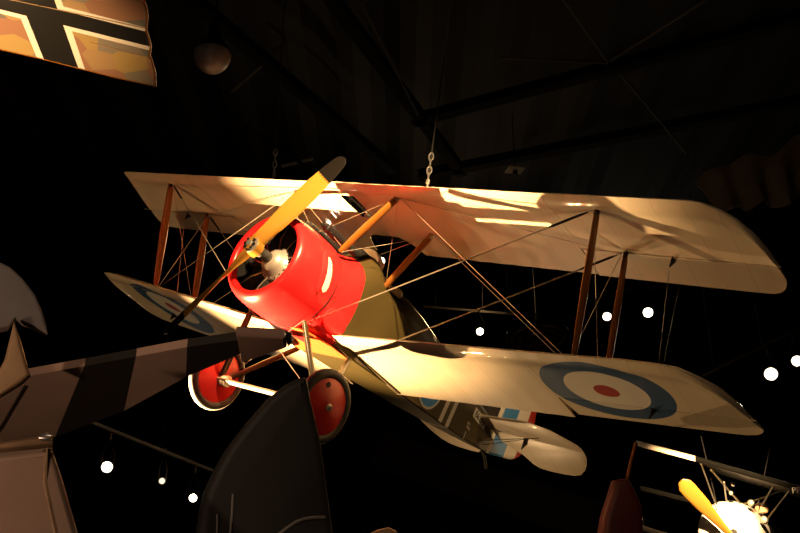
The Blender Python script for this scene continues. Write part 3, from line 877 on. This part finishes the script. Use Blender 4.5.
# roof joists: each a thing of chords and web rods
def joist(A, B, label, h=.13):
    A, B = V(A), V(B)
    t = thing('roof_joist', label, 'roof beam', A, 'roof beams')
    d = (B - A).normalized(); sd = d.cross(V((0, 0, 1))).normalized(); mid = (A + B) / 2; hl = (B - A) / 2
    G().box(mid, hl, sd * .09, V((0, 0, .012))).make('bottom_flange', M['truss'], t, False)
    G().box(mid + V((0, 0, h / 2)), hl, sd * .01, V((0, 0, h / 2))).make('web', M['truss'], t, False)
    G().box(mid + V((0, 0, h)), hl, sd * .09, V((0, 0, .012))).make('top_flange', M['truss'], t, False)
    rebase(t)
ZJ = 10.15
for (p, q_), lab in zip((((500, 101), (800, 21)), ((500, 163), (690, 126)), ((330, 0), (420, 120)), ((200, 10), (330, 120)), ((640, 235), (800, 200)), ((600, 345), (800, 318))),
                       ('dark roof beam crossing above the right half of the cream upper wing', 'dark roof beam running just above the upper wing right of the middle cable', 'dark roof beam slanting between the two hanging cables', 'dark roof beam slanting over the left hanging cable', 'dark roof beam seen behind the right upper wing tip', 'dark roof beam behind the outer wing struts on the right')):
    A, B = onz(*p, ZJ), onz(*q_, ZJ)
    d = B - A
    if d.length > 14: B = A + d.normalized() * 14; d = B - A
    A2 = A - d.normalized() * 1.5; B2 = B + d.normalized() * 2.0
    for P in (A2, B2):
        P.y = min(max(P.y, -7), 33); P.x = min(max(P.x, -19), 21)
    joist(A2, B2, lab)
M['rod'] = mat('roof_rod_paint', (.045, .04, .032), .6)
# sway rods and hanger wires
for k, (p, q_, lab) in enumerate((((557, -10), (608, 62), 'thin roof rod running up from the beam joint to the top edge'), ((610, 61), (712, -4), 'thin roof rod running up right from the beam joint'), ((500, 58), (608, 63), 'thin level roof rod left of the beam joint'), ((620, 73), (686, 153), 'thin roof rod running down right from the beam joint'), ((232, 92), (262, 66), 'short roof rod beside the left hanging cable'), ((360, 0), (418, 115), 'thin paired roof rod between the hanging cables'))):
    tag(G().tube([onz(*p, ZJ - .02), onz(*q_, ZJ - .02)], .02, 6).make('roof_rod', M['rod']), lab, 'rod', 'sway rods under the roof')
A, B = onz(282, 166, 9.9), onz(313, 158.5, 9.9)
tag(G().tube([A, B], .03, 8).make('roof_pipe', M['steel']), 'short lit pipe right of the left cable shackles', 'pipe')

# bowl light
bl = at(212, 58, 10.5)
b = thing('bowl_light', 'unlit round ribbed glass bowl light hanging from the roof, upper left', 'ceiling light', V((bl.x, bl.y, bl.z + .3)))
mg = mat('frosted_glass', (.17, .165, .15), .4, noise=.12, scale=9)
g = G(); rs = []
for k in range(11):
    a = PI / 2 * k / 10; z = .05 - .225 * math.sin(a); r = .195 * math.cos(a)
    rs.append([bl + V((math.cos(t) * (r * (1 + .02 * (j % 2)) + .001), math.sin(t) * (r * (1 + .02 * (j % 2)) + .001), z)) for j, t in enumerate([2 * PI * j / 48 for j in range(48)])])
g.rings(rs); g.make('glass_bowl', mg, b)
G().lathe([(.05, .205), (.075, .205), (.08, .19), (.30, .07), (.42, .06), (.42, 0)], O=bl, ax=(0, 0, 1), n=32).make('reflector_housing', M['truss'], b)
G().tube([bl + V((0, 0, .4)), V((bl.x, bl.y, 11.0))], .015, 8).make('stem', M['truss'], b)
rebase(b)

# spotlights on tracks
M['lens'] = emit_mat('lamp_lens', (1., .86, .62), 60)
M['lens_dim'] = emit_mat('lamp_lens_dim', (1., .82, .55), 1.5)
M['can'] = mat('black_can', (.02, .02, .02), .4, .3)
def spot_fixture(p, target, label, r=.10, lens='lens', zt=None, group=None):
    p = V(p); d = (V(target) - p).normalized()
    t = thing('spotlight', label, 'spotlight', p, 'track spotlights')
    G().lathe([(0, r * .93), (.03, r * 1.12), (.02, r * 1.15), (-.04, r * 1.12), (-.22, r * 1.0), (-.30, r * .6), (-.31, 0)], O=p, ax=d, n=24).make('housing', M['can'], t)
    G().lathe([(.0, 0), (.0, r * .92), (.006, r * .7), (.010, 0)], O=p, ax=d, n=24).make('lens', M[lens], t)
    top_ = p + V((0, 0, .42)); sd = d.cross(V((0, 0, 1))).normalized()
    back = p - d * .12
    G().tube([back + sd * r * 1.1, back + sd * r * 1.2 + V((0, 0, .2)), top_, back - sd * r * 1.2 + V((0, 0, .2)), back - sd * r * 1.1], .012, 6).make('yoke', M['can'], t)
    G().tube([top_, top_ + V((0, 0, .12))], .02, 8).make('stem', M['can'], t)
    rebase(t)
    return top_ + V((0, 0, .12))
spots = [((107, 467), 15, .075, 'lens', 'bright spotlight at the left, between the pale panel and the dark fin'),
         ((162, 481), 16, .05, 'lens_dim', 'dim spotlight hung just below the lighting track, lower left'),
         ((193, 498), 16.5, .06, 'lens', 'small bright spotlight touching the edge of the dark fin'),
         ((480, 331.5), 21, .07, 'lens', 'spotlight seen just above the lower wing, behind the crossing wires'),
         ((607, 316.5), 22, .085, 'lens', 'spotlight glimpsed between the two right wing struts'),
         ((648, 312.5), 22, .10, 'lens', 'spotlight just right of the rear right wing strut'),
         ((771, 374), 18, .105, 'lens', 'largest bright spotlight near the right edge above the lower wing tip'),
         ((797, 361), 18, .085, 'lens', 'bright spotlight cut by the right edge of the photo'),
         ((381, 261), 19, .07, 'lens', 'spotlight seen through the wing cutout beside the red nose')]
tops = []
for (u, v), d, r, ln, lab in spots:
    p = at(u, v, d)
    tops.append(spot_fixture(p, CAM + V(((u - 400) * .0, 0, .0)), lab, r, ln))
M['rail'] = mat('painted_rail', (.10, .09, .075), .4)
def track(A, B, label):
    A, B = V(A), V(B); t = thing('lighting_track', label, 'light track', A)
    d = (B - A).normalized(); sd = d.cross(V((0, 0, 1))).normalized()
    G().box((A + B) / 2 + V((0, 0, .03)), (B - A) / 2, sd * .03, V((0, 0, .025))).make('rail', M['rail'], t, False)
    for f in (.1, .5, .9):
        p = A.lerp(B, f); G().tube([p + V((0, 0, .04)), V((p.x, p.y, 11.0))], .012, 6).make('hanger_rod', M['truss'], t)
    rebase(t)
d01 = (tops[2] - tops[0])
track(tops[0] - d01 * .35, tops[2] + d01 * .5, 'dark lighting track sloping past the lower left spotlights')
d01 = (tops[7] - tops[6]); track(tops[6] - d01 * 2.5, tops[7] + d01 * 1.2, 'dark lighting track over the two lights at the right edge')
d01 = (tops[5] - tops[4]); track(tops[4] - d01 * 1.5, tops[5] + d01 * 1.5, 'dark lighting track over the two lights behind the wing struts')
track(tops[3] - V((1.2, 0, 0)), tops[3] + V((1.4, .6, 0)), 'dark lighting track over the light behind the crossing wires')
track(tops[8] - V((.8, 0, 0)), tops[8] + V((.8, .3, 0)), 'dark lighting track over the light seen through the wing cutout')
A, B = onz(198, 95, 9.6), onz(322, 177, 9.6)
tag(G().tube([A, B], .03, 6).make('conduit', M['truss']), 'thin dark conduit sloping from the bowl light toward the left cable', 'pipe')

# round concentric fixture behind the wires
rc = at(538, 338, 19)
t = thing('round_ceiling_disc', 'dark round disc with concentric rings hanging beyond the crossing wires', 'ceiling fixture', rc)
mrc = mat('dim_brown_metal', (.10, .075, .055), .5, .2)
for r in (.53, .36, .2):
    G().lathe([(-.03, r), (0, r - .05), (.03, r), (.0, r + .035)], O=rc, ax=(.05, -.12, -1), n=48, closed=True).make('ring', mrc, t)
G().lathe([(.04, 0), (.04, .6), (.08, .6), (.08, 0)], O=rc, ax=(-.05, .12, 1), n=48).make('backing_disc', M['truss'], t)
G().tube([rc + V((0, 0, .05)), V((rc.x, rc.y, 11))], .02, 6).make('stem', M['truss'], t)
rebase(t)
# small plate under the roof
sp_ = onz(515, 170, 9.9)
t = thing('roof_plate', 'small grey square plate with a hook hanging just above the upper wing', 'ceiling fitting', sp_)
G().box(sp_, (.14, .02, 0), (-.03, .11, 0), (0, 0, .01)).make('plate', mat('dull_grey_plate', (.35, .32, .27), .5), t, False)
G().lathe([(0, 0), (0, .035), (-.05, .05), (-.10, .03), (-.10, 0)], O=sp_, ax=(0, 0, 1), n=14).make('hook', M['can'], t)
G().tube([sp_, sp_ + V((0, 0, 1.1))], .01, 6).make('rod', M['truss'], t)
rebase(t)

# fabric drape at right
g = G(); rs = []
corners = [(682, 196), (735, 217), (830, 178), (830, 118)]
TLc, BLc, BRc, TRc = at(694, 184, 15), at(734, 217, 14.6), at(860, 172, 13.4), at(860, 104, 14.2)
n1_, n2_ = 36, 18
grid = []
for i in range(n1_ + 1):
    f = i / n1_; row = []
    for j in range(n2_ + 1):
        k = j / n2_
        p = (TLc.lerp(TRc, f)).lerp(BLc.lerp(BRc, f), k)
        p = p + V((0, .16 * math.sin(f * 31 + k * 4) * (.3 + k) * .5, .10 * math.sin(f * 9 + k * 7) + .05 * math.sin(f * 23 - k * 5)))
        row.append(p)
    grid.append(row)
for off in (0, .02):
    pass
g.rings([[p for p in row] + [p + V((0, .02, .015)) for p in row[::-1]] for row in grid])
tag(g.make('fabric_drape', mat('dark_brown_cloth', (.17, .15, .125), .9)), 'dim brown wrinkled cloth drape hanging under the roof above the right wing tip', 'drape')
tag(G().tube([at(738, 217, 14.6), at(796, 280, 15)], .022, 6).make('guy_wire', M['truss']), 'thin dark line slanting down from the cloth drape at the right', 'cable')
# thin cables of neighbouring exhibits
def thin(p, d1, q_, d2, lab): tag(G().tube([at(*p, d1), at(*q_, d2)], .008, 6).make('hanging_cable', M['dark_steel']), lab, 'cable')
thin((679, 288), 16, (664, 362), 16, 'thin cable dropping behind the right lower wing, right of the struts')
thin((507, 262), 18, (507, 352), 18, 'thin cable hanging behind the crossing wing wires')
thin((701, 436), 13.9, (717, 505), 13.9, 'thin cable leaning left down to the white-cowled airplane')
thin((770, 448), 13.9, (758, 505), 13.9, 'thin cable leaning right down to the white-cowled airplane')

# bulkhead beams in the dark background
def beam(A, B, hh, ww, name):
    A, B = V(A), V(B); d = (B - A).normalized(); sd = d.cross(V((0, 0, 1))).normalized()
    structure(G().box((A + B) / 2, (B - A) / 2, sd * ww, sd.cross(d) * hh).make(name, M['wall'], None, False))
beam(at(380, 452, 24), at(640, 540, 22), .45, .4, 'trim_1')
beam(at(90, 300, 26), at(260, 330, 27), .5, .4, 'trim_2')

# ================================================================== LIGHT
w = bpy.data.worlds.new('world'); S.world = w; w.use_nodes = True
w.node_tree.nodes['Background'].inputs[0].default_value = (1, .8, .55, 1)
w.node_tree.nodes['Background'].inputs[1].default_value = .004
WARM = (1., .61, .28)
def spot(name, P, target, power, size, blend=1., rad=.05, col=WARM):
    l = bpy.data.lights.new(name, 'SPOT'); l.energy = power; l.spot_size = math.radians(size); l.spot_blend = blend; l.shadow_soft_size = rad; l.color = col
    o = bpy.data.objects.new(name, l); C.objects.link(o); o.location = P
    o.rotation_euler = (V(target) - V(P)).to_track_quat('-Z', 'Y').to_euler()
    return o
# floor uplight nearly straight under the biplane (key for the undersides)
spot('uplight_key', pw(-.72, -3.75, -6.2), pw(-.75, -.3, -.3), 33000, 33, 1., .04)
# second floor uplight further forward, and a lamp added to brighten the starboard tip
spot('uplight_fill', pw(1.4, -3.7, -7.0), pw(-1.8, 3.3, 0), 1150, 36, 1., .06)
spot('added_starboard_spot', pw(1.0, -5.2, -6.8), pw(-1.5, -3.7, 0), 520, 34, 1., .06)
# third floor uplight behind, on the tail and the port wing tips
spot('uplight_tail', pw(-8.0, -2.5, -4.8), pw(-4.8, .6, 0), 620, 42, 1., .06)
spot('uplight_port', pw(-6.5, -2.2, -5.0), pw(-1.7, 4.0, .2), 600, 28, 1., .06)
# ceiling spots behind the camera to the right: front of cowl, propeller, struts; rear flank
spot('ceiling_front', V((2.2, .6, 8.6)), pw(-.7, .45, .45), 25000, 17, 1., .06)
spot('ceiling_side', V((6.5, 4.5, 8.5)), pw(-3.8, .2, -.1), 700, 30, 1., .06)
spot('added_tail_spot', V((7.5, 5.5, 8.5)), pw(-5.2, .1, .2), 1500, 13, .8, .06)  # lamp added to brighten the rudder and fin
# for the lozenge wing and the white cowling
spot('uplight_left', onz(-60, 30, ZW) + V((-.9, -1.0, -3.6)), onz(-14, 24, ZW), 1900, 34, 1., .04)
spot('spot_right', fp + V((-1.6, -6, 1.2)), fp + V((-.25, 0, .15)), 13000, 24, .9, .05)
spot('spot_left_tail', V((-3.2, 1.0, 1.0)), onz(60, 420, ZT), 110, 90, 1., .1, (1, .64, .42))
# lamp added to brighten the foreground, then weak spill from far track lights
spot('added_front_fill', V((-1.5, -5, 9)), V((-.5, 5, 3.5)), 560, 60, 1., .3, (1, .66, .42))
spot('spill', V((2, 20, 10.0)), V((0, 12, 0)), 300, 150, 1., .3)

S.view_settings.view_transform = 'Standard'
S.view_settings.look = 'None'
S.view_settings.exposure = 0
S.view_settings.gamma = 1
S.view_settings.use_curve_mapping = False
